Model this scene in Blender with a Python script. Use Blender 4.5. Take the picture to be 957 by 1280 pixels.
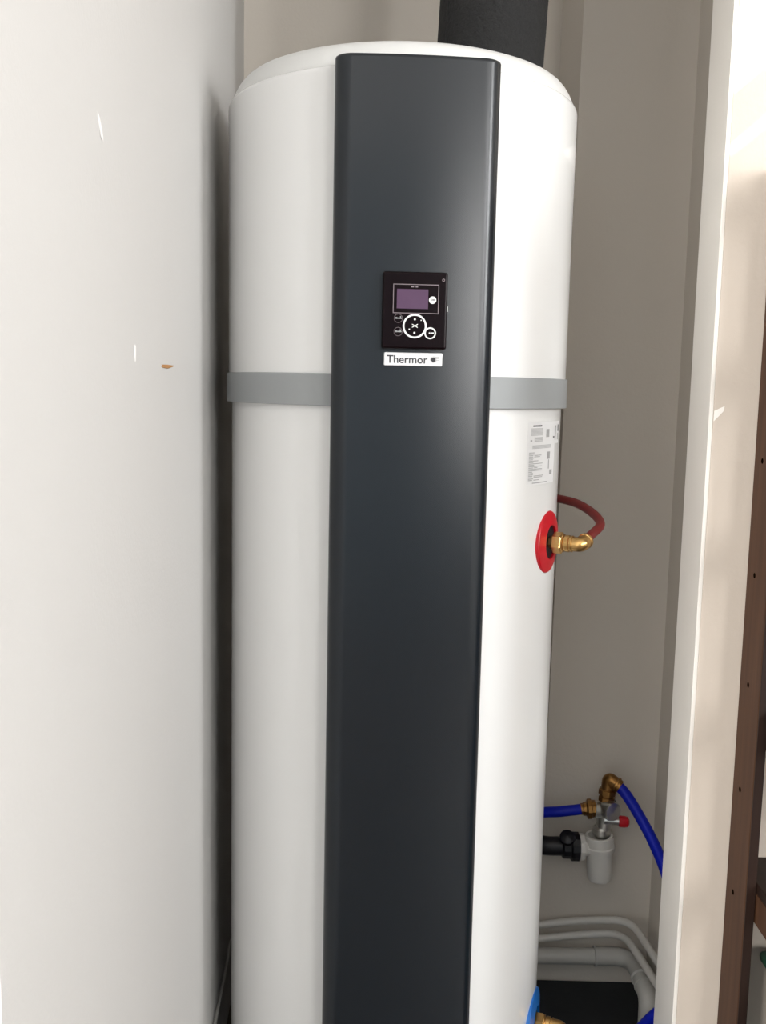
import bpy, bmesh, math, random
from mathutils import Vector, Matrix
random.seed(7)
for o in list(bpy.data.objects): bpy.data.objects.remove(o)
S = bpy.context.scene
C = S.collection
PI = math.pi

# ------------------------------------------------------------------ camera
fw = Vector((-0.01092, 0.99211, -0.12487)).normalized()
roll, yaw = 0.0205, -0.0110
rt0 = Vector((math.cos(yaw), -math.sin(yaw), 0))
up0 = rt0.cross(fw)
rt = (math.cos(roll) * rt0 + math.sin(roll) * up0).normalized()
up = rt.cross(fw).normalized()
cam_d = bpy.data.cameras.new('camera')
cam = bpy.data.objects.new('camera', cam_d); C.objects.link(cam)
cam.matrix_world = Matrix(((rt.x, up.x, -fw.x, 0.0), (rt.y, up.y, -fw.y, -1.7779), (rt.z, up.z, -fw.z, 1.35), (0, 0, 0, 1)))
cam_d.sensor_fit = 'VERTICAL'; cam_d.sensor_height = 36; cam_d.sensor_width = 36 * 957 / 1280
cam_d.lens = 36 * 1245 / 1280; cam_d.clip_start = 0.02
S.camera = cam

# ------------------------------------------------------------------ light
S.view_settings.view_transform = 'Standard'; S.view_settings.look = 'None'
S.view_settings.gamma = 1; S.view_settings.use_curve_mapping = False
S.view_settings.exposure = 0.0
W = bpy.data.worlds.new('world'); S.world = W; W.use_nodes = True
bg = W.node_tree.nodes['Background']; bg.inputs[0].default_value = (0.75, 0.86, 1, 1); bg.inputs[1].default_value = 1.0
def area(name, loc, sx, sz, watts, col, face):
    d = bpy.data.lights.new(name, 'AREA'); d.shape = 'RECTANGLE'; d.size = sx; d.size_y = sz
    d.energy = watts; d.color = col
    o = bpy.data.objects.new(name, d); C.objects.link(o); o.location = loc
    o.rotation_euler = Vector(face).to_track_quat('-Z', 'Y').to_euler()
    return o
# daylight through two right-hand windows, plus added fills behind the camera and far left
area('window_and_fill_light', (2.54, -1.9, 2.1), 0.42, 1.2, 46, (0.99, 0.995, 1), (-1, 0, 0))
area('window_and_fill_light', (2.54, -3.3, 2.1), 0.42, 1.2, 44, (0.99, 0.995, 1), (-1, 0, 0))
area('window_and_fill_light', (2.15, -5.1, 1.85), 0.8, 1.5, 54, (1, 0.99, 0.975), (0, 1, 0))  # added frontal fill for the heater, solid wall behind it
area('window_and_fill_light', (-2.14, -4.0, 1.35), 1.5, 2.2, 255, (1, 0.98, 0.95), (1, 0, 0))  # added left fill to brighten the partition reveal
sd = bpy.data.lights.new('sun', 'SUN'); sd.energy = 1.5; sd.angle = 0.001; sd.color = (1, 0.97, 0.92)
so = bpy.data.objects.new('sun', sd); C.objects.link(so)
so.rotation_euler = Vector((-1, 3.4, -0.85)).to_track_quat('-Z', 'Y').to_euler()

# ------------------------------------------------------------------ helpers
def mat(name, col, rough=0.5, metal=0.0, coat=0.0, bump=None, var=None, spec=0.5):
    m = bpy.data.materials.new(name); m.use_nodes = True
    nt = m.node_tree; b = nt.nodes['Principled BSDF']
    b.inputs['Base Color'].default_value = (*col, 1); b.inputs['Roughness'].default_value = rough
    b.inputs['Metallic'].default_value = metal; b.inputs['Coat Weight'].default_value = coat
    b.inputs['Coat Roughness'].default_value = 0.06; b.inputs['Specular IOR Level'].default_value = spec
    tc = nt.nodes.new('ShaderNodeTexCoord')
    if var:                                             # (scale, amount): soft mottling of the colour
        n = nt.nodes.new('ShaderNodeTexNoise'); n.inputs['Scale'].default_value = var[0]; n.inputs['Detail'].default_value = 4
        nt.links.new(tc.outputs['Object'], n.inputs['Vector'])
        r = nt.nodes.new('ShaderNodeMapRange'); r.inputs[3].default_value = 1 - var[1]; r.inputs[4].default_value = 1 + var[1]
        nt.links.new(n.outputs[0], r.inputs[0])
        v = nt.nodes.new('ShaderNodeVectorMath'); v.operation = 'SCALE'; v.inputs[0].default_value = col
        nt.links.new(r.outputs[0], v.inputs['Scale']); nt.links.new(v.outputs[0], b.inputs['Base Color'])
    if bump:                                            # list of (scale, distance)
        prev = None
        for sc, di in bump:
            n = nt.nodes.new('ShaderNodeTexNoise'); n.inputs['Scale'].default_value = sc; n.inputs['Detail'].default_value = 3
            nt.links.new(tc.outputs['Object'], n.inputs['Vector'])
            bp = nt.nodes.new('ShaderNodeBump'); bp.inputs['Distance'].default_value = di; bp.inputs['Strength'].default_value = 1
            nt.links.new(n.outputs[0], bp.inputs['Height'])
            if prev: nt.links.new(prev.outputs[0], bp.inputs['Normal'])
            prev = bp
        nt.links.new(prev.outputs[0], b.inputs['Normal'])
    return m
def wood(name, c1, c2):
    m = mat(name, c1, 0.6, spec=0.3); nt = m.node_tree; b = nt.nodes['Principled BSDF']
    tc = nt.nodes.new('ShaderNodeTexCoord'); mp = nt.nodes.new('ShaderNodeMapping'); mp.inputs['Scale'].default_value = (60, 60, 3)
    n = nt.nodes.new('ShaderNodeTexNoise'); n.inputs['Scale'].default_value = 1.0; n.inputs['Detail'].default_value = 6
    cr = nt.nodes.new('ShaderNodeValToRGB'); cr.color_ramp.elements[0].color = (*c1, 1); cr.color_ramp.elements[1].color = (*c2, 1)
    cr.color_ramp.elements[0].position = 0.35; cr.color_ramp.elements[1].position = 0.68
    nt.links.new(tc.outputs['Object'], mp.inputs[0]); nt.links.new(mp.outputs[0], n.inputs['Vector'])
    nt.links.new(n.outputs[0], cr.inputs[0]); nt.links.new(cr.outputs[0], b.inputs['Base Color'])
    return m
def add_box(bm, a, b, bevel=0.0, segs=2):
    r = bmesh.ops.create_cube(bm, size=1)
    vs = r['verts']
    for v in vs:
        v.co = Vector([(a[i] + b[i]) / 2 + v.co[i] * (b[i] - a[i]) for i in range(3)])
    if bevel:
        es = list({e for v in vs for e in v.link_edges})
        bmesh.ops.bevel(bm, geom=es, offset=bevel, segments=segs, profile=0.5, affect='EDGES')
    return bm
def frame_of(d):
    d = Vector(d).normalized()
    a = Vector((0, 0, 1)) if abs(d.z) < 0.9 else Vector((1, 0, 0))
    u = a.cross(d).normalized(); return u, d.cross(u).normalized(), d
def add_lathe(bm, prof, origin=(0, 0, 0), axis=(0, 0, 1), n=48, phase=0.0, caps=True):
    u, w, d = frame_of(axis); o = Vector(origin); rings = []
    for r, z in prof:
        rings.append([bm.verts.new(o + d * z + (u * math.cos(phase + 2 * PI * k / n) + w * math.sin(phase + 2 * PI * k / n)) * max(r, 1e-5)) for k in range(n)])
    for a, b in zip(rings, rings[1:]):
        for k in range(n):
            bm.faces.new((a[k], a[(k + 1) % n], b[(k + 1) % n], b[k]))
    if caps:
        bm.faces.new(list(reversed(rings[0]))); bm.faces.new(rings[-1])
    return bm
def spline(pts, per=10):
    P = [Vector(p) for p in pts]; P = [2 * P[0] - P[1]] + P + [2 * P[-1] - P[-2]]; out = []
    for i in range(1, len(P) - 2):
        p0, p1, p2, p3 = P[i - 1:i + 3]
        for k in range(per):
            t = k / per
            out.append(0.5 * (2 * p1 + (p2 - p0) * t + (2 * p0 - 5 * p1 + 4 * p2 - p3) * t * t + (3 * p1 - p0 - 3 * p2 + p3) * t ** 3))
    out.append(P[-2]); return out
def add_tube(bm, pts, r, n=18, smooth=True, per=10):
    P = spline(pts, per) if smooth else [Vector(p) for p in pts]
    t = (P[1] - P[0]).normalized(); u, w, _ = frame_of(t); rings = []
    for i, p in enumerate(P):
        q = (P[min(i + 1, len(P) - 1)] - P[max(i - 1, 0)]).normalized()
        rot = t.rotation_difference(q); u = rot @ u; w = rot @ w; t = q
        rings.append([bm.verts.new(p + (u * math.cos(2 * PI * k / n) + w * math.sin(2 * PI * k / n)) * r) for k in range(n)])
    for a, b in zip(rings, rings[1:]):
        for k in range(n): bm.faces.new((a[k], a[(k + 1) % n], b[(k + 1) % n], b[k]))
    bm.faces.new(list(reversed(rings[0]))); bm.faces.new(rings[-1])
    return bm
def rounded_path(pts, rad, k=6):
    """straight runs joined by round bends"""
    P = [Vector(p) for p in pts]; out = [P[0]]
    for i in range(1, len(P) - 1):
        a = (P[i - 1] - P[i]).normalized(); b = (P[i + 1] - P[i]).normalized()
        s, e = P[i] + a * rad, P[i] + b * rad
        for j in range(k + 1):
            t = j / k; out.append((1 - t) ** 2 * s + 2 * t * (1 - t) * P[i] + t * t * e)
    out.append(P[-1]); return out
def obj(name, bm, m, parent=None, smooth=35):
    me = bpy.data.meshes.new(name)
    bmesh.ops.recalc_face_normals(bm, faces=bm.faces[:])
    bm.to_mesh(me); bm.free(); me.materials.append(m)
    if smooth:
        for p in me.polygons: p.use_smooth = True
        me.set_sharp_from_angle(angle=math.radians(smooth))
    o = bpy.data.objects.new(name, me); C.objects.link(o)
    if smooth:
        wn = o.modifiers.new('weighted_normals', 'WEIGHTED_NORMAL'); wn.keep_sharp = True
    if parent is not None: o.parent = parent
    return o
def B(): return bmesh.new()
def thing(name, label, cat, loc=(0, 0, 0), rz=0.0, group=None):
    o = bpy.data.objects.new(name, None); C.objects.link(o); o.location = loc; o.rotation_euler = (0, 0, rz)
    o.empty_display_size = 0.05; o['label'] = label; o['category'] = cat
    if group: o['group'] = group
    return o
def tag(o, label, cat, group=None):
    o['label'] = label; o['category'] = cat
    if group: o['group'] = group
    return o
def struct(name, bm, m, smooth=35, parent=None):
    o = obj(name, bm, m, parent, smooth); o['kind'] = 'structure'; return o
def text_bm(s, size, depth=0.0002, shear=0.0):
    cu = bpy.data.curves.new('lettering', 'FONT'); cu.body = s; cu.size = size; cu.extrude = depth
    cu.offset = size * 0.012; cu.align_x = 'LEFT'; cu.resolution_u = 4
    o = bpy.data.objects.new('lettering', cu); C.objects.link(o)
    me = bpy.data.meshes.new_from_object(o.evaluated_get(bpy.context.evaluated_depsgraph_get()))
    bpy.data.objects.remove(o); bm = B(); bm.from_mesh(me); bpy.data.meshes.remove(me)
    return bm

# ------------------------------------------------------------------ materials
M_wall = mat('white_paint', (0.595, 0.586, 0.572), 0.6, bump=[(3.0, 0.004), (180, 0.0003)], var=(1.6, 0.02))
M_nook = mat('raw_plaster', (0.66, 0.607, 0.54), 0.75, bump=[(4.0, 0.003), (160, 0.0004)], var=(2.2, 0.04))
M_part = mat('cream_plaster', (0.64, 0.56, 0.48), 0.65, bump=[(5.0, 0.003), (90, 0.0006)], var=(3, 0.03))
M_litwhite = mat('lit_white', (0.90, 0.86, 0.80), 0.32)  # extra-white base carries the direct light missing on the reveal
M_front = mat('blue_grey_paint', (0.20, 0.235, 0.265), 0.7)
M_ceil = mat('ceiling_paint', (0.8, 0.79, 0.77), 0.8)
M_floor = mat('wood_floor', (0.10, 0.075, 0.055), 0.4, var=(8, 0.15))
M_mat = mat('black_rubber', (0.014, 0.016, 0.019), 0.75, bump=[(60, 0.001)], var=(14, 0.2))
M_white = mat('white_enamel', (0.84, 0.84, 0.83), 0.22, coat=0.4, var=(1.5, 0.01))
M_cap = mat('white_plastic_cover', (0.74, 0.74, 0.725), 0.35)
M_band = mat('grey_plastic', (0.33, 0.345, 0.35), 0.4)
M_panel = mat('anthracite_plastic', (0.006, 0.0095, 0.0135), 0.26, bump=[(900, 0.000018)], spec=0.5)
M_black = mat('black_gloss', (0.006, 0.0025, 0.0035), 0.2, spec=0.12)
M_blackm = mat('black_plastic', (0.009, 0.009, 0.012), 0.35, spec=0.3)
M_screen = mat('purple_screen', (0.105, 0.058, 0.108), 0.25, spec=0.2)
M_print = mat('white_print', (0.86, 0.86, 0.85), 0.5)
M_printd = mat('dim_print', (0.25, 0.20, 0.22), 0.5)
M_ink = mat('grey_ink', (0.035, 0.035, 0.04), 0.6)
M_inkl = mat('pale_ink', (0.38, 0.38, 0.38), 0.6)
M_plate = mat('silver_white_plate', (0.80, 0.80, 0.81), 0.3)
M_paper = mat('label_paper', (0.80, 0.80, 0.80), 0.5)
M_red = mat('red_plastic', (0.52, 0.004, 0.014), 0.35)
M_redhose = mat('red_hose', (0.16, 0.010, 0.010), 0.4)
M_blue = mat('blue_hose', (0.001, 0.011, 0.40), 0.45, spec=0.25)
M_bluering = mat('blue_plastic', (0.006, 0.14, 0.50), 0.35)
M_brass = mat('brass', (0.62, 0.38, 0.14), 0.28, metal=1.0, bump=[(200, 0.0002)])
M_brassd = mat('tarnished_brass', (0.30, 0.155, 0.05), 0.36, metal=1.0, bump=[(200, 0.0003)])
M_zinc = mat('plated_metal', (0.66, 0.67, 0.65), 0.3, metal=1.0, bump=[(120, 0.0003)])
M_pvc = mat('white_pvc', (0.66, 0.64, 0.60), 0.4)
M_pvcg = mat('grey_pvc', (0.50, 0.49, 0.46), 0.45)
M_foam = mat('black_foam', (0.012, 0.012, 0.012), 0.85, bump=[(90, 0.003), (400, 0.0015)], var=(260, 0.8))
M_wood = wood('brown_stained_wood', (0.050, 0.0195, 0.0085), (0.080, 0.034, 0.015))
M_woodd = wood('dark_stained_wood_and_shade', (0.010, 0.0035, 0.0018), (0.018, 0.0065, 0.003))  # board colour; also paints the shade on the post fronts
M_hole = mat('drilled_hole', (0.003, 0.0015, 0.001), 0.9, spec=0.0)
M_green = mat('green_plastic', (0.006, 0.06, 0.032), 0.4)
M_chip = mat('bare_substrate', (0.42, 0.21, 0.07), 0.8)
M_scuff = mat('scuffed_paint', (0.76, 0.75, 0.73), 0.7)
M_cable = mat('grey_cable', (0.45, 0.44, 0.42), 0.5)

# ------------------------------------------------------------------ room shell
LX, RX, FY, CZ = -0.318, 2.6, -5.2, 2.8
WEST = -2.2
def lx(y): return LX - 0.056 * (y + 0.05)              # the left wall is not quite square
def prism(vs, z0, z1, top=None):
    bm = B(); lo = [bm.verts.new((x, y, z0)) for x, y in vs]; hi = [bm.verts.new((x, y, z1)) for x, y in (top or vs)]; n = len(vs)
    for k in range(n): bm.faces.new((lo[k], lo[(k + 1) % n], hi[(k + 1) % n], hi[k]))
    bm.faces.new(lo[::-1]); bm.faces.new(hi); return bm
wl = struct('wall_left', prism([(lx(-1.16), -1.16), (lx(0.5), 0.5), (-0.46, 0.5), (-0.46, -1.16)], 0, CZ), M_wall)
struct('wall_left_return', add_box(B(), (WEST - 0.1, -1.16, 0), (-0.46, -1.06, CZ)), M_wall)
struct('wall_back', add_box(B(), (-0.46, 0.50, 0), (0.70, 0.60, CZ)), M_nook)
struct('wall_boxing', prism([(0.349, 0.365), (0.70, 0.365), (0.70, 0.50), (0.330, 0.50)], 0, CZ, [(0.368, 0.365), (0.70, 0.365), (0.70, 0.50), (0.344, 0.50)]), M_nook)   # boxed-out column behind the pipes
struct('wall_nook_right', add_box(B(), (0.60, -0.04, 0), (0.70, 0.365, CZ)), M_nook)
wp = struct('wall_partition', add_box(B(), (0.5125, -0.15, 0), (RX + 0.1, -0.04, CZ), 0.003, 3), M_part)
struct('lit_reveal_strip', add_box(B(), (0.5065, -0.1508, 0), (0.5135, -0.039, CZ), 0.0015, 2), M_litwhite)     # reveal face, whitened to stand in for direct light on it
struct('wall_front', add_box(B(), (WEST - 0.1, FY - 0.1, 0), (RX + 0.1, FY, CZ)), M_front)
WIN = ((-3.55, -3.05), (-2.15, -1.65)); wz0, wz1 = 1.46, 2.74
bm = B(); yy = [FY, WIN[0][0], WIN[0][1], WIN[1][0], WIN[1][1], -0.15]
for k in range(5):                                      # right-hand wall with two window openings
    if k in (1, 3):
        add_box(bm, (RX, yy[k], 0), (RX + 0.1, yy[k + 1], wz0)); add_box(bm, (RX, yy[k], wz1), (RX + 0.1, yy[k + 1], CZ))
    else: add_box(bm, (RX, yy[k], 0), (RX + 0.1, yy[k + 1], CZ))
struct('wall_right', bm, M_wall)
for k, (y0, y1) in enumerate(WIN):
    bm = B(); w = 0.05
    for p0, p1, q0, q1 in ((y0, y0 + w, wz0, wz1), (y1 - w, y1, wz0, wz1), (y0, y1, wz0, wz0 + w), (y0, y1, wz1 - w, wz1)):
        add_box(bm, (RX + 0.02, p0, q0), (RX + 0.07, p1, q1))
    struct('window_%d' % (k + 1), bm, M_ceil)
bm = B()                                                # added frame and solid slab behind the frontal fill light, no opening
for p0, p1, q0, q1 in ((1.7, 1.75, 1.05, 2.65), (2.55, 2.6, 1.05, 2.65), (1.7, 2.6, 1.05, 1.1), (1.7, 2.6, 2.6, 2.65)): add_box(bm, (p0, FY, q0), (p1, FY + 0.05, q1))
add_box(bm, (1.75, FY, 1.1), (2.55, FY + 0.02, 2.6))
struct('window_4', bm, M_ceil)  # added behind the frontal fill light, no window here
bm = B()                                                # far-left wall, with an opening added for the left fill light
for p0, p1, q0, q1 in ((FY, -4.8, 0, CZ), (-3.2, -1.16, 0, CZ), (-4.8, -3.2, 2.5, CZ), (-4.8, -3.2, 0, 0.2)): add_box(bm, (WEST - 0.1, p0, q0), (WEST, p1, q1))
struct('wall_far_left', bm, M_wall)
bm = B()
for p0, p1, q0, q1 in ((-4.8, -4.74, 0.2, 2.5), (-3.26, -3.2, 0.2, 2.5), (-4.03, -3.97, 0.2, 2.5), (-4.8, -3.2, 0.2, 0.26), (-4.8, -3.2, 2.44, 2.5)): add_box(bm, (WEST - 0.07, p0, q0), (WEST - 0.02, p1, q1))
struct('window_3', bm, M_ceil)  # unseen frame added round the left fill light
bm = B()                                                # ceiling with unseen roof slots and bar, added to shape the sun patch
xs = [WEST - 0.1, 1.52, 1.723, 1.762, 1.835, RX + 0.1]; yy = [FY - 0.1, -4.62, -3.2, 0.60]
for i in range(5):
    for j in range(3):
        if j == 1 and i in (1, 3): continue
        add_box(bm, (xs[i], yy[j], CZ), (xs[i + 1], yy[j + 1], CZ + 0.04))
struct('ceiling', bm, M_ceil)
struct('floor', add_box(B(), (WEST - 0.1, FY - 0.1, -0.08), (RX + 0.1, 0.60, 0)), M_floor)
# chips in the paint of the left wall
def chip(y, z, w, h, m, tilt=0.0):
    bm = B(); c = Vector((lx(y) + 0.0003, y, z)); n = 10
    ring = []
    for k in range(n):
        a = 2 * PI * k / n; rr = 1 + 0.25 * math.sin(3 * a + y)
        p, q = w / 2 * math.cos(a) * rr, h / 2 * math.sin(a) * rr
        ring.append(bm.verts.new(c + Vector((0.0009, p * math.cos(tilt) - q * math.sin(tilt), p * math.sin(tilt) + q * math.cos(tilt)))))
    mid = bm.verts.new(c + Vector((0.0002, 0, 0)))
    out = [bm.verts.new(c + Vector((0.0, (v.co.y - y) * 1.3, (v.co.z - z) * 1.3))) for v in ring]
    for k in range(n):
        bm.faces.new((ring[k], ring[(k + 1) % n], mid)); bm.faces.new((out[k], out[(k + 1) % n], ring[(k + 1) % n], ring[k]))
    return obj('paint_chip', bm, m, wl)
chip(-0.521, 1.370, 0.085, 0.0035, M_chip)
chip(-0.843, 1.577, 0.02, 0.004, M_scuff, -1.0)
chip(-0.701, 1.381, 0.005, 0.014, M_scuff)

bm = B()
q = [bm.verts.new(p) for p in ((0.5145, -0.1506, 1.322), (0.531, -0.1506, 1.330), (0.530, -0.1506, 1.322), (0.5145, -0.1506, 1.305))]
mid = bm.verts.new((0.521, -0.1512, 1.320))
for k in range(4): bm.faces.new((q[k], q[(k + 1) % 4], mid))
obj('paint_chip', bm, M_litwhite, wp)

# ------------------------------------------------------------------ floor mat
tag(obj('floor_mat', add_box(B(), (-0.30, -0.33, 0), (0.598, 0.36, 0.008), 0.002), M_mat), 'black rubber mat on the floor under the white water heater', 'mat')

# ------------------------------------------------------------------ water heater
PHI = math.radians(4.16)
H = thing('water_heater', 'tall white cylindrical water heater with dark grey front panel and grey belt', 'water heater', (0, 0, 0.008), PHI)
Z0 = -0.008                                             # heater heights below are above the floor
def hz(z): return z + Z0
bm = B(); add_lathe(bm, [(0.25, 0.06), (0.275, 0.065), (0.288, 0.085), (0.288, 0.088), (0.288, hz(1.323)), (0.288, hz(1.325))], n=128); obj('lower_body', bm, M_white, H)
for k in range(3):
    a = 2 * PI * k / 3 + PI / 6
    bm = B(); add_lathe(bm, [(0.03, 0), (0.032, 0.004), (0.028, 0.064)], (0.2 * math.cos(a), 0.2 * math.sin(a), 0), n=20); obj('foot', bm, M_blackm, H)
bm = B()
prof = [(0.2935, hz(1.362))] + [(0.2935 + 0.001 * t, hz(1.366 + 0.434 * t)) for t in (0, 0.01, 0.5, 0.985, 1)]
for k in range(1, 8):
    a = k / 7 * PI / 2 * 0.8
    prof.append((0.2875 + 0.007 * math.cos(a), hz(1.800 + 0.0095 * math.sin(a))))
add_lathe(bm, prof, n=128); obj('upper_body', bm, M_white, H)
bm = B()
add_lathe(bm, [(0.2890, hz(1.8065)), (0.2895, hz(1.8092)), (0.2868, hz(1.8168)), (0.283, hz(1.8252)), (0.2785, hz(1.8328)), (0.273, hz(1.8395)), (0.2665, hz(1.8448)), (0.258, hz(1.8485)), (0.24, hz(1.8515)), (0.12, hz(1.8575)), (0.0, hz(1.8585))], n=128); obj('top_cover', bm, M_cap, H)
bm = B()
add_lathe(bm, [(0.2895, hz(1.3203)), (0.2965, hz(1.3198)), (0.2972, hz(1.3206)), (0.2972, hz(1.3212)), (0.2972, hz(1.3668)), (0.2972, hz(1.3674)), (0.2965, hz(1.3682)), (0.2938, hz(1.3684))], n=128); obj('belt', bm, M_band, H)

# front panel: a shallow tray with rounded long edges
PW, PF = 0.1185, -0.3165
def panel_sec(w, f, r, back):
    pts = [(-w, back)]
    for k in range(7):
        a = k / 6 * PI / 2; pts.append((-w + r - r * math.cos(a), f + r * 0.8 - r * 0.8 * math.sin(a) + 0.0035))
    for k in range(1, 12):
        t = k / 12; x = (-w + r) * (1 - t) + (w - r) * t
        pts.append((x, f + 0.0035 * (abs(2 * t - 1) ** 2)))
    for k in range(7):
        a = k / 6 * PI / 2; pts.append((w - r + r * math.sin(a), f + r * 0.8 - r * 0.8 * math.cos(a) + 0.0035))
    pts.append((w, back)); return pts
bm = B(); rings = []
secs = [(hz(0.09), 0.0), (hz(0.092), 0.0), (hz(1.8075), 0.0), (hz(1.8085), 0.0), (hz(1.811), 0.0008), (hz(1.8125), 0.0025)]
for z, ins in secs:
    rings.append([bm.verts.new((x * (1 - ins / PW), y + ins, z)) for x, y in panel_sec(PW, PF, 0.026, -0.262)])
n = len(rings[0])
for a, b in zip(rings, rings[1:]):
    for k in range(n): bm.faces.new((a[k], a[(k + 1) % n], b[(k + 1) % n], b[k]))
bm.faces.new(rings[0][::-1]); bm.faces.new(rings[-1])
obj('front_panel', bm, M_panel, H, 40)

# control unit on the panel (local front = -Y)
CZc, CW, CH = hz(1.459), 0.0468, 0.0545
bm = B(); add_box(bm, (-CW, -0.3275, CZc - CH), (CW, -0.312, CZc + CH), 0.0035, 3)
ctl = obj('control_unit', bm, M_black, H)
YF = -0.3275
def on_face(fn, name, m, depth=0.0006, parent=None, y=None):
    bm = B(); fn(bm, (y if y is not None else YF), depth); return obj(name, bm, m, parent or ctl)
def ring2d(bm, cx, cz, r0, r1, y, d, n=40):
    add_lathe(bm, [(r0, 0), (r1, 0), (r1, d), (r0, d), (r0, 0)], (cx, y, cz), (0, -1, 0), n, caps=False)
def disc2d(bm, cx, cz, r, y, d, n=32):
    add_lathe(bm, [(r, 0), (r, d)], (cx, y, cz), (0, -1, 0), n)
# photo coordinates of the unit's face -> metres: 957x1053 crop spanning 100x110 px
def fx(u): return (u - 462) / 765 * 2 * CW
def fz(v): return CZc + (545 - v) / 900 * 2 * CH
def rect(bm, u0, v0, u1, v1, y, d): add_box(bm, (fx(u0), y - d, fz(v1)), (fx(u1), y + 0.0005, fz(v0)))
def f_frame(bm, y, d):
    for u0, v0, u1, v1 in ((203, 240, 740, 248), (203, 572, 740, 580), (203, 240, 211, 580), (732, 240, 740, 580)): rect(bm, u0, v0, u1, v1, y, d)
on_face(f_frame, 'screen_surround', M_printd, 0.0003)
on_face(lambda bm, y, d: rect(bm, 248, 298, 615, 525, y, d), 'screen', M_screen, 0.0004)
def f_mark(bm, y, d):
    for u0, u1 in ((410, 445), (465, 492)): rect(bm, u0, 263, u1, 277, y, d)
on_face(f_mark, 'printed_marks', M_printd, 0.0005)
eco = on_face(lambda bm, y, d: disc2d(bm, fx(667), fz(420), 0.0052, y, d), 'round_button', M_print, 0.0012)
def f_eco(bm, y, d):
    ring2d(bm, fx(655), fz(418), 0.0008, 0.0014, y, d, 12); rect(bm, 668, 412, 690, 424, y, d)
on_face(f_eco, 'button_symbol', M_ink, 0.0003, None, YF - 0.0012)
on_face(lambda bm, y, d: disc2d(bm, fx(463), fz(727), 0.0146, y, d, 48), 'dial', M_black, 0.0016)
on_face(lambda bm, y, d: ring2d(bm, fx(463), fz(727), 0.0146, 0.0172, y, d, 56), 'dial_ring', M_print, 0.0012)
def f_dial(bm, y, d):
    disc2d(bm, fx(463), fz(648), 0.0015, y, d, 12); disc2d(bm, fx(461), fz(806), 0.0015, y, d, 12)
    disc2d(bm, fx(400), fz(765), 0.001, y, d, 8); disc2d(bm, fx(537), fz(658), 0.0008, y, d, 8)
    for s in (-1, 1):
        b2 = add_box(B(), (-0.0048, y - d, -0.0005), (0.0048, y, 0.0005))
        b2.transform(Matrix.Translation((fx(465), 0, fz(724))) @ Matrix.Rotation(s * 0.52, 4, 'Y'))
        me = bpy.data.meshes.new('t'); b2.to_mesh(me); b2.free(); bm.from_mesh(me); bpy.data.meshes.remove(me)
on_face(f_dial, 'dial_symbols', M_print, 0.0004, None, YF - 0.0016)
on_face(lambda bm, y, d: ring2d(bm, fx(648), fz(806), 0.0064, 0.0084, y, d, 40), 'small_button_ring', M_print, 0.001)
on_face(lambda bm, y, d: disc2d(bm, fx(648), fz(806), 0.0064, y, d, 30), 'small_button', M_black, 0.0014)
def f_ok(bm, y, d):
    ring2d(bm, fx(640), fz(804), 0.0006, 0.0012, y, d, 12); rect(bm, 655, 797, 690, 807, y, d); rect(bm, 630, 801, 645, 808, y, d)
on_face(f_ok, 'small_button_symbol', M_print, 0.0003, None, YF - 0.0014)
def f_side(v, ring):
    def g(bm, y, d):
        rect(bm, 235, v - 8, 310, v + 5, y, d); rect(bm, 290, v - 26, 302, v, y, d); rect(bm, 235, v - 14, 255, v + 6, y, d)
    on_face(g, 'key_symbol', M_inkl, 0.0004)
    on_face(lambda bm, y, d: ring2d(bm, fx(270), fz(v), 0.0058, 0.0062, y, d, 30), 'key_outline', M_printd, 0.0002)
f_side(640, True); f_side(795, True)
on_face(lambda bm, y, d: ring2d(bm, fx(790), fz(185), 0.0012, 0.002, y, d, 16), 'corner_mark', M_printd, 0.0003)
bm = B(); add_box(bm, (CW - 0.001, -0.322, CZc + 0.0), (CW + 0.0012, -0.317, CZc + 0.007)); obj('side_clip', bm, M_print, ctl)

# name plate under the control unit
pl = obj('name_plate', add_box(B(), (-0.0425, -0.3195, hz(1.3805)), (0.0425, -0.315, hz(1.3998)), 0.0018, 2), M_plate, H)
bm = text_bm('Thermor', 0.0186)
xsr = [v.co.x for v in bm.verts]; w = max(xsr) - min(xsr); x0 = min(xsr)
for v in bm.verts:
    x, y, z = v.co; v.co = (-0.0385 + (x - x0) * 0.0595 / w, -0.31965 - z, hz(1.3846) + y * 0.85)
obj('lettering', bm, M_ink, pl, 0)
bm = B()                                                # emblem: a dark disc with three pale streaks trailing right
disc2d(bm, 0.0292, hz(1.3902), 0.0033, -0.3195, 0.0003, 20)
obj('emblem_disc', bm, M_ink, pl)
bm = B()
for z0, x1, t in ((0.0034, 0.0385, 0.0009), (0.0012, 0.0372, 0.0008), (-0.0011, 0.0385, 0.0009), (-0.0033, 0.0365, 0.0008)):
    add_box(bm, (0.0318, -0.3198, hz(1.3902) + z0 - t / 2), (x1, -0.3193, hz(1.3902) + z0 + t / 2))
ring2d(bm, 0.0292, hz(1.3902), 0.0038, 0.0046, -0.3195, 0.0002, 20)
obj('emblem_streaks', bm, M_inkl, pl, 0)

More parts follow.
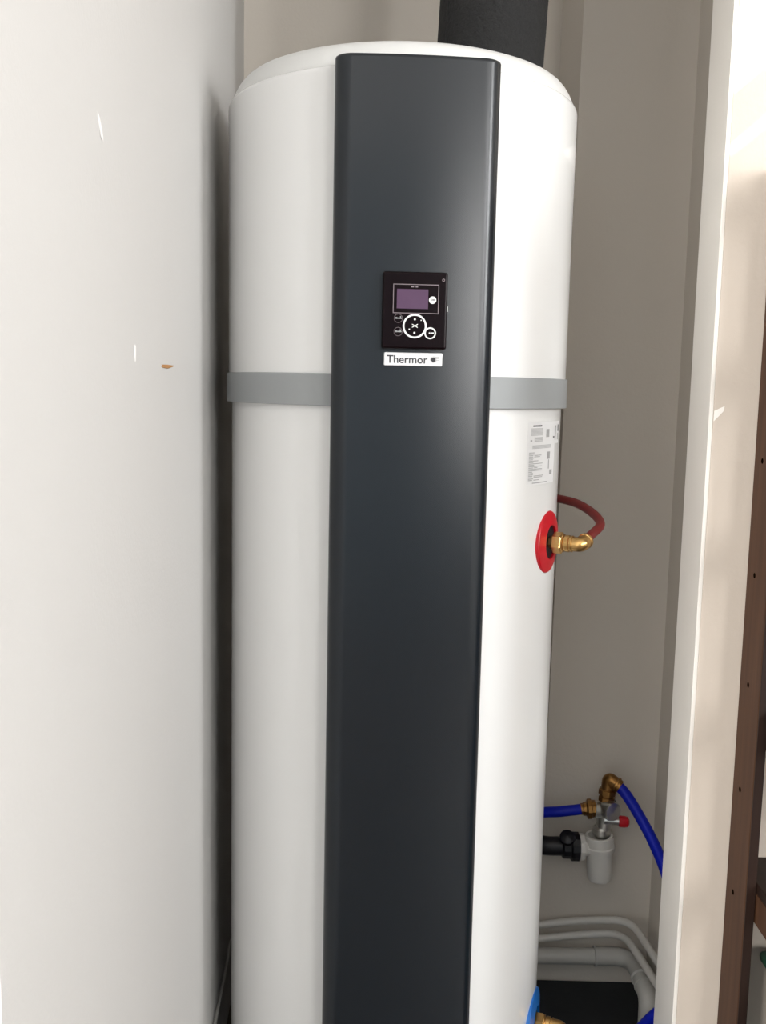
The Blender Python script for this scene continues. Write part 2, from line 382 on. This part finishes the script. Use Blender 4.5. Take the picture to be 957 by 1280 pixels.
# curved rating label on the lower body
def on_cyl(r, a, z): return Vector((r * math.sin(a), -r * math.cos(a), z))
def curved(bm, a0, a1, z0, z1, r, n=8):
    lo = [bm.verts.new(on_cyl(r, a0 + (a1 - a0) * k / n, z0)) for k in range(n + 1)]
    hi = [bm.verts.new(on_cyl(r, a0 + (a1 - a0) * k / n, z1)) for k in range(n + 1)]
    for k in range(n): bm.faces.new((lo[k], lo[k + 1], hi[k + 1], hi[k]))
def label_cyl(outline, r, bm):                          # polygonal label cut in strips
    for a0, a1, z0, z1 in outline: curved(bm, a0, a1, hz(z0), hz(z1), r)
A0 = math.radians(46.6 - 4.16); A1 = math.radians(72 - 4.16)
Am = A0 + (A1 - A0) * 0.72
bm = B(); label_cyl([(A0, A1, 1.262, 1.299), (A0, Am + 0.03, 1.198, 1.262)], 0.2884, bm)
lab = obj('rating_label', bm, M_paper, H)
bm = B(); rr = random.Random(3)
def La(t): return A0 + (A1 - A0) * t
bm.free()
for a in ((La(0.10), La(0.32), 1.2915, 1.2938), (La(0.93), La(0.98), 1.282, 1.293), (La(0.70), La(0.76), 1.272, 1.2745)):
    bm = B(); label_cyl([a], 0.2886, bm); obj('label_heading', bm, M_ink, lab)
bm = B(); strips = []
for k in range(8): strips.append((La(0.06), La(0.35), 1.2775 + k * 0.0015, 1.2782 + k * 0.0015))
for k in range(4): strips.append((La(0.14), La(0.35), 1.268 + k * 0.0018, 1.2689 + k * 0.0018))
strips += [(La(0.45), La(0.55), 1.274, 1.287), (La(0.78), La(0.83), 1.268, 1.292), (La(0.05), La(0.09), 1.268, 1.2705), (La(0.92), La(0.97), 1.268, 1.279)]
for k in range(4): strips.append((La(0.10), La(0.62), 1.2565 + k * 0.0015, 1.2572 + k * 0.0015))
for k in range(21):
    strips.append((La(0.03), La(0.03 + rr.uniform(0.08, 0.13)), 1.2055 + k * 0.0022, 1.2066 + k * 0.0022))
    if rr.random() < 0.6: strips.append((La(0.15), La(0.15 + rr.uniform(0.08, 0.25)), 1.2055 + k * 0.0022, 1.2066 + k * 0.0022))
strips += [(La(0.5), La(0.6), 1.238, 1.250), (La(0.55), La(0.58), 1.222, 1.237), (La(0.6), La(0.7), 1.212, 1.220), (La(0.12), La(0.52), 1.2005, 1.202)]
label_cyl(strips, 0.2886, bm); obj('label_print', bm, M_inkl, lab)

# coloured rings round the two water connections (local azimuth from the front)
AZ = math.radians(64) - PHI
def radial(a): return Vector((math.sin(a), -math.cos(a), 0))
def water_ring(z, m, name, AZ=AZ, R0=0.0525):
    d = radial(AZ); bm = B()
    add_lathe(bm, [(R0, -0.014), (R0, 0.0), (R0 - 0.0013, 0.0018), (0.030, 0.0062), (0.0285, 0.0058), (0.0285, -0.014), (R0, -0.014)], on_cyl(0.288, AZ, z), d, 56, caps=False)
    obj(name, bm, m, H)
    bm = B(); add_lathe(bm, [(0.0287, 0.0), (0.0287, 0.0022), (0.012, 0.002)], on_cyl(0.288, AZ, z), d, 40); obj('pipe_opening', bm, M_blackm, H)
HZ_, CZ_ = 1.0980, 0.208
AW2 = math.radians(72)
water_ring(hz(HZ_), M_red, 'hot_water_ring'); water_ring(hz(CZ_), M_bluering, 'cold_water_ring', AW2 - PHI, 0.059)

# brass elbow on each connection (world coordinates)
AW = math.radians(64); dW = Vector((math.sin(AW), -math.cos(AW), 0))
def elbow(z, turn, label, m=M_brass, AW=AW, inset=0.0):
    dW = Vector((math.sin(AW), -math.cos(AW), 0)); o = on_cyl(0.288 - inset, AW, z)
    t = thing('brass_elbow', label, 'pipe fitting', o)
    bm = B(); add_lathe(bm, [(0.010, 0.003), (0.010, 0.009), (0.0165, 0.009), (0.018, 0.011), (0.018, 0.0235), (0.0165, 0.0255), (0.009, 0.0255)], (0, 0, 0), dW, 6, phase=0.35); obj('hex_nut', bm, m, t, 0)
    bm = B(); add_lathe(bm, [(0.0125, 0.025), (0.0155, 0.0255), (0.0155, 0.0275), (0.0125, 0.0285), (0.0125, 0.030), (0.0142, 0.031), (0.0142, 0.037), (0.0125, 0.038), (0.0125, 0.040), (0.0138, 0.0405), (0.0138, 0.0425), (0.012, 0.043)], (0, 0, 0), dW, 32); obj('collar', bm, m, t)
    bm = B(); u = Vector(turn).normalized(); E_ = 0.0575
    p = rounded_path([dW * 0.040, dW * E_, dW * E_ + u * 0.018], 0.008, 10)
    add_tube(bm, p, 0.0122, 24, smooth=False); obj('elbow_body', bm, m, t)
    bm = B(); e = dW * E_ + u * 0.0125
    add_lathe(bm, [(0.0122, 0), (0.0135, 0.001), (0.0135, 0.005), (0.0115, 0.0065)], e, u, 32); obj('hose_collar', bm, m, t)
    return o + dW * E_ + u * 0.017, u
hp, hu = elbow(HZ_, (0.52, 0.80, 0.30), 'bright brass elbow screwed into the red ring on the heater side')
cp, cu = elbow(CZ_, (0.2, 0.2, -0.9), 'brass elbow screwed into the blue ring at the foot of the heater', M_brass, AW2, 0.0065)
bm = B(); add_tube(bm, [hp, hp + hu * 0.022, (0.3555, -0.075, 1.122), (0.3535, -0.02, 1.134), (0.336, 0.045, 1.144), (0.308, 0.10, 1.147), (0.26, 0.20, 1.147), (0.17, 0.33, 1.14)], 0.0078, 18, per=12)
tag(obj('red_hose', bm, M_redhose), 'dark red hose looping from the upper brass elbow back behind the heater', 'hose')

# ------------------------------------------------------------------ insulated duct
du = thing('air_duct', 'thick black foam insulated duct rising from the top of the heater', 'duct', (0.148, 0.05, 1.859))
bm = B(); p = [(0, 0, 0), (0.004, 0, 0.1), (0.009, 0, 0.2), (0.03, 0.0, 0.5), (0.045, 0, 0.745)]
add_tube(bm, p, 0.0935, 64, per=14)
obj('insulation', bm, M_foam, du)
bm = B(); q = [Vector(a) + Vector((-0.0932 * math.cos(0.55), -0.0932 * math.sin(0.55), 0)) for a in p[1:]]
add_tube(bm, [Vector((-0.0795, -0.0487, 0.005))] + q, 0.0022, 8, per=8); obj('glued_seam', bm, M_foam, du)

# ------------------------------------------------------------------ safety valve group, siphon and drain
VY = 0.30
sv = thing('safety_valve', 'plated safety valve with brass fittings and red knob against the back wall', 'valve', (0.472, VY, 0.441))
def P(x, z, y=0.0): return Vector((x - 0.472, y, z - 0.441))
bm = B()
add_lathe(bm, [(0.013, -0.036), (0.0165, -0.034), (0.0165, -0.014), (0.0185, -0.010), (0.0185, 0.018), (0.0145, 0.024), (0.0145, 0.03)], (0.004, 0, 0), (0.08, 0, 1), 28)
add_lathe(bm, [(0.0175, 0), (0.0185, 0.001), (0.0185, 0.009), (0.0175, 0.0105), (0.0175, 0.032)], P(0.450, 0.447, -0.003), (1, 0, -0.05), 28)
obj('valve_body', bm, M_zinc, sv)
bm = B(); add_lathe(bm, [(0.017, 0), (0.0215, 0.002), (0.0215, 0.02), (0.019, 0.025), (0.0, 0.026)], P(0.4755, 0.451, -0.004), (0.45, -0.9, 0.05), 32); obj('dial_cap', bm, M_zinc, sv)
bm = B(); add_lathe(bm, [(0.0215, 0), (0.0228, 0.001), (0.0228, 0.004), (0.0215, 0.005)], P(0.4795, 0.451, -0.006), (0.45, -0.9, 0.05), 32); obj('seal_ring', bm, M_blackm, sv)
bm = B(); add_lathe(bm, [(0.0085, -0.01), (0.0085, 0.026)], P(0.48, 0.427, -0.012), (1, -0.1, -0.03), 20); obj('knob_stem', bm, M_zinc, sv)
bm = B(); add_lathe(bm, [(0.010, 0), (0.0125, 0.002), (0.0125, 0.012), (0.011, 0.019), (0.006, 0.0225), (0, 0.0235)], P(0.501, 0.4265, -0.014), (1, -0.1, -0.03), 14); obj('red_knob', bm, M_red, sv, 20)
bm = B()
add_lathe(bm, [(0.015, -0.004), (0.019, 0), (0.019, 0.012), (0.0145, 0.014), (0.0145, 0.02)], P(0.468, 0.404), (0.02, 0, -1), 28); obj('outlet_tail', bm, M_zinc, sv)
bm = B()                                                # brass inlet on the left
add_lathe(bm, [(0.016, 0), (0.0185, 0.001), (0.0185, 0.008), (0.0215, 0.0095), (0.0215, 0.0175), (0.017, 0.019), (0.0145, 0.0205), (0.0145, 0.0265), (0.0125, 0.028), (0.0125, 0.033)], P(0.453, 0.4475), (-1, 0.03, -0.06), 10); obj('inlet_nut', bm, M_brassd, sv, 20)
bm = B()
add_lathe(bm, [(0.0165, 0), (0.018, 0.002), (0.018, 0.011), (0.0155, 0.013), (0.0155, 0.0155), (0.0195, 0.017), (0.0195, 0.027), (0.015, 0.030)], P(0.476, 0.465), (0.05, 0, 1), 8); obj('top_nut', bm, M_brassd, sv, 15)
bm = B(); add_tube(bm, rounded_path([P(0.4775, 0.492), P(0.4785, 0.516), P(0.499, 0.5045, -0.014)], 0.007, 8), 0.0148, 22, smooth=False); obj('elbow_body', bm, M_brassd, sv)
bm = B(); add_lathe(bm, [(0.0148, 0), (0.0165, 0.001), (0.0165, 0.005), (0.0135, 0.007), (0.0135, 0.012)], P(0.4915, 0.509, -0.0088), (0.82, -0.45, -0.46), 28); obj('hose_collar', bm, M_brassd, sv)

sp = thing('siphon_trap', 'white plastic siphon cup hanging below the safety valve', 'trap', (0.469, VY, 0.284))
tl = Vector((-0.05, 0, 1))
bm = B(); add_lathe(bm, [(0.014, 0.0), (0.0235, 0.002), (0.026, 0.008), (0.0285, 0.075), (0.0285, 0.08)], (0, 0, 0), tl, 40); obj('cup', bm, M_pvc, sp)
bm = B(); add_lathe(bm, [(0.0285, 0.070), (0.0335, 0.072), (0.0335, 0.080), (0.0315, 0.0825), (0.0315, 0.101), (0.0295, 0.104), (0.0235, 0.104), (0.0235, 0.088), (0.0, 0.088)], (0, 0, 0), tl, 40); obj('collar', bm, M_pvc, sp)
bm = B(); add_lathe(bm, [(0.015, 0.0), (0.0215, 0.026), (0.0215, 0.030)], (-0.012, 0, 0.0755), (-1, 0, 0), 28); obj('side_arm', bm, M_pvc, sp)
bm = B(); add_lathe(bm, [(0.022, 0.0), (0.0285, 0.001), (0.0295, 0.003), (0.0295, 0.012), (0.022, 0.013)], (-0.036, 0, 0.0755), (-1, 0, 0), 9); obj('ribbed_nut', bm, M_pvc, sp, 15)

dp = thing('drain_pipe', 'black drain pipe running from the white siphon cup behind the heater', 'pipe', (0.42, VY, 0.36))
bm = B(); add_tube(bm, [(0.0, 0, 0), (-0.04, 0, 0), (-0.075, 0.004, -0.001), (-0.12, 0.03, -0.002), (-0.22, 0.10, -0.004), (-0.36, 0.15, -0.006)], 0.0205, 28, per=8); obj('pipe', bm, M_blackm, dp)
bm = B(); add_lathe(bm, [(0.021, 0), (0.0315, 0.001), (0.0315, 0.016), (0.0265, 0.019), (0.0265, 0.034), (0.0205, 0.038)], (0.0, 0, 0), (-1, 0, 0), 14); obj('coupling_nut', bm, M_blackm, dp, 20)
bm = B(); add_lathe(bm, [(0.008, 0), (0.0155, 0.004), (0.017, 0.010), (0.016, 0.0165), (0.011, 0.0195), (0.0, 0.0205)], (-0.027, -0.008, 0.018), (-0.1, -0.55, 0.65), 24); obj('bolt_boss', bm, M_blackm, dp)

bm = B(); add_tube(bm, [(0.421, VY, 0.4455), (0.40, VY, 0.4425), (0.36, VY + 0.004, 0.436), (0.31, VY + 0.03, 0.427), (0.2, 0.42, 0.425), (0.08, 0.47, 0.42)], 0.0115, 18)
tag(obj('blue_hose', bm, M_blue), 'short blue hose entering the left side of the safety valve from behind the heater', 'hose')
bm = B(); add_tube(bm, [(0.494, 0.290, 0.5075), (0.510, 0.278, 0.493), (0.531, 0.258, 0.463), (0.558, 0.215, 0.415), (0.5775, 0.16, 0.36), (0.585, 0.10, 0.29), (0.584, 0.055, 0.22), (0.576, 0.055, 0.16), (0.545, 0.075, 0.121), (0.50, 0.045, 0.099), (0.45, 0.0, 0.083), (0.405, -0.04, 0.090), cp + cu * 0.05, cp], 0.0115, 18)
tag(obj('blue_hose', bm, M_blue), 'long blue hose arching from the valve top elbow down behind the partition', 'hose')

# ------------------------------------------------------------------ white pipes along the wall
def pipe(name, pts, r, bend, m, label):
    bm = B(); add_tube(bm, rounded_path(pts, bend, 8), r, 20, smooth=False)
    return bm
t = thing('water_pipe', 'thin white pipe along the back wall, uppermost of the three', 'pipe', (0.5, 0.345, 0.168))
def rel(o, pts): return [Vector(p) - o.location for p in pts]
bm = B(); add_tube(bm, rounded_path(rel(t, [(-0.05, 0.345, 0.098), (0.348, 0.345, 0.1505), (0.445, 0.345, 0.164), (0.553, 0.345, 0.168), (0.572, 0.20, 0.165), (0.578, 0.0, 0.19)]), 0.05, 8), 0.0085, 18, smooth=False); obj('pipe', bm, M_pvc, t)
t = thing('water_pipe', 'thin white pipe along the back wall, middle one of the three', 'pipe', (0.5, 0.345, 0.137))
bm = B(); add_tube(bm, rounded_path(rel(t, [(-0.05, 0.345, 0.07), (0.35, 0.345, 0.117), (0.445, 0.345, 0.130), (0.538, 0.345, 0.137), (0.562, 0.20, 0.131), (0.570, 0.0, 0.155)]), 0.05, 8), 0.0085, 18, smooth=False); obj('pipe', bm, M_pvc, t)
t = thing('waste_pipe', 'thick grey white waste pipe with couplings, lowest along the back wall', 'pipe', (0.5, 0.335, 0.086))
bm = B(); add_tube(bm, rounded_path(rel(t, [(-0.05, 0.333, 0.082), (0.345, 0.333, 0.083), (0.558, 0.333, 0.0865), (0.563, 0.20, 0.074), (0.560, 0.185, 0.009)]), 0.042, 8), 0.0178, 24, smooth=False); obj('pipe', bm, M_pvcg, t)
bm = B(); add_tube(bm, rounded_path(rel(t, [(0.475, 0.333, 0.0855), (0.558, 0.333, 0.0865), (0.561, 0.262, 0.0805)]), 0.045, 8), 0.0198, 24, smooth=False); obj('elbow_coupling', bm, M_pvcg, t)
bm = B(); add_tube(bm, rounded_path(rel(t, [(0.5625, 0.235, 0.0775), (0.563, 0.198, 0.074), (0.560, 0.185, 0.012)]), 0.02, 6), 0.0205, 24, smooth=False); obj('elbow_coupling', bm, M_pvcg, t)
for p_, d_ in (((0.475, 0.333, 0.0855), (1, 0, 0.01)), ((0.561, 0.262, 0.0805), (0, -1, -0.05)), ((0.5625, 0.236, 0.0776), (0, -1, -0.07))):
    bm = B(); add_lathe(bm, [(0.0178, -0.003), (0.0222, -0.002), (0.0222, 0.002), (0.0178, 0.003)], Vector(p_) - t.location, d_, 28); obj('socket_rim', bm, M_pvcg, t)
bm = B(); add_tube(bm, [(-0.25, 0.40, 0.17), (-0.30, 0.33, 0.162), (lx(0.24) + 0.005, 0.24, 0.160)] + [(lx(y) + 0.0045, y, z) for y, z in ((0.15, 0.160), (0.05, 0.162), (-0.06, 0.165), (-0.2, 0.16), (-0.36, 0.12), (-0.42, 0.0))], 0.003, 10)
tag(obj('cable', bm, M_cable), 'thin grey cable clipped along the left wall in the dark gap beside the heater', 'cable')

# ------------------------------------------------------------------ wooden shelf unit against the partition
sh = thing('shelf_unit', 'brown stained wooden shelf unit standing against the right partition wall', 'shelf', (0.583, -0.40, 0))
def loc(a): return (a[0] - 0.583, a[1] + 0.40, a[2])
def sbox(name, a, b, m, bev=0.002, parent=sh): return obj(name, add_box(B(), loc(a), loc(b), bev, 2), m, parent)
post = None
for x in (0.583, 1.36):
    for y in (-0.245, -0.50):
        p = sbox('post', (x, y, 0), (x + 0.0165, y + 0.09 if y > -0.5 else y + 0.07, 1.70), M_wood)
        sbox('post_shade_strip', (x + 0.001, y - 0.003, 0), (x + 0.0155, y, 1.70), M_woodd, 0.0005, p)  # added dark strip, stands in for shade on the post's front face
        if post is None: post = p
for y, z in ((-0.19, 1.414), (-0.19, 1.245), (-0.195, 0.880), (-0.19, 0.52), (-0.195, 1.58), (-0.19, 1.06), (-0.19, 0.70)):
    bm = B(); o = loc((0.583, y, z)); add_lathe(bm, [(0.0045, -0.001), (0.0045, 0.0003), (0.0, 0.0003)], o, (-1, 0, 0), 12); obj('peg_hole', bm, M_hole, post)
for z in (0.10, 0.565, 0.855, 1.14, 1.42, 1.68):
    b_ = sbox('board', (0.6, -0.50, z - 0.018), (1.359, -0.152, z), M_woodd)
    sbox('cleat', (0.60, -0.50, z - 0.068), (0.612, -0.16, z - 0.0185), M_wood, 0.001)
# green box on the bottom shelf
cr = thing('storage_box', 'dark green plastic box standing on the bottom shelf', 'box', (0.797, -0.32, 0.10))
bm = B(); r = bmesh.ops.create_cube(bm, size=1)
for v in r['verts']:
    k = 0.9 if v.co.z < 0 else 1.0
    v.co = Vector((v.co.x * 0.30 * k, v.co.y * 0.28 * k, (v.co.z + 0.5) * 0.295))
bmesh.ops.bevel(bm, geom=[e for e in bm.edges if abs(e.verts[0].co.z - e.verts[1].co.z) > 0.1], offset=0.03, segments=5, affect='EDGES')
obj('body', bm, M_green, cr)
bm = B(); add_box(bm, (-0.158, -0.148, 0.29), (0.158, 0.148, 0.31), 0.009, 3); obj('lid', bm, M_green, cr)
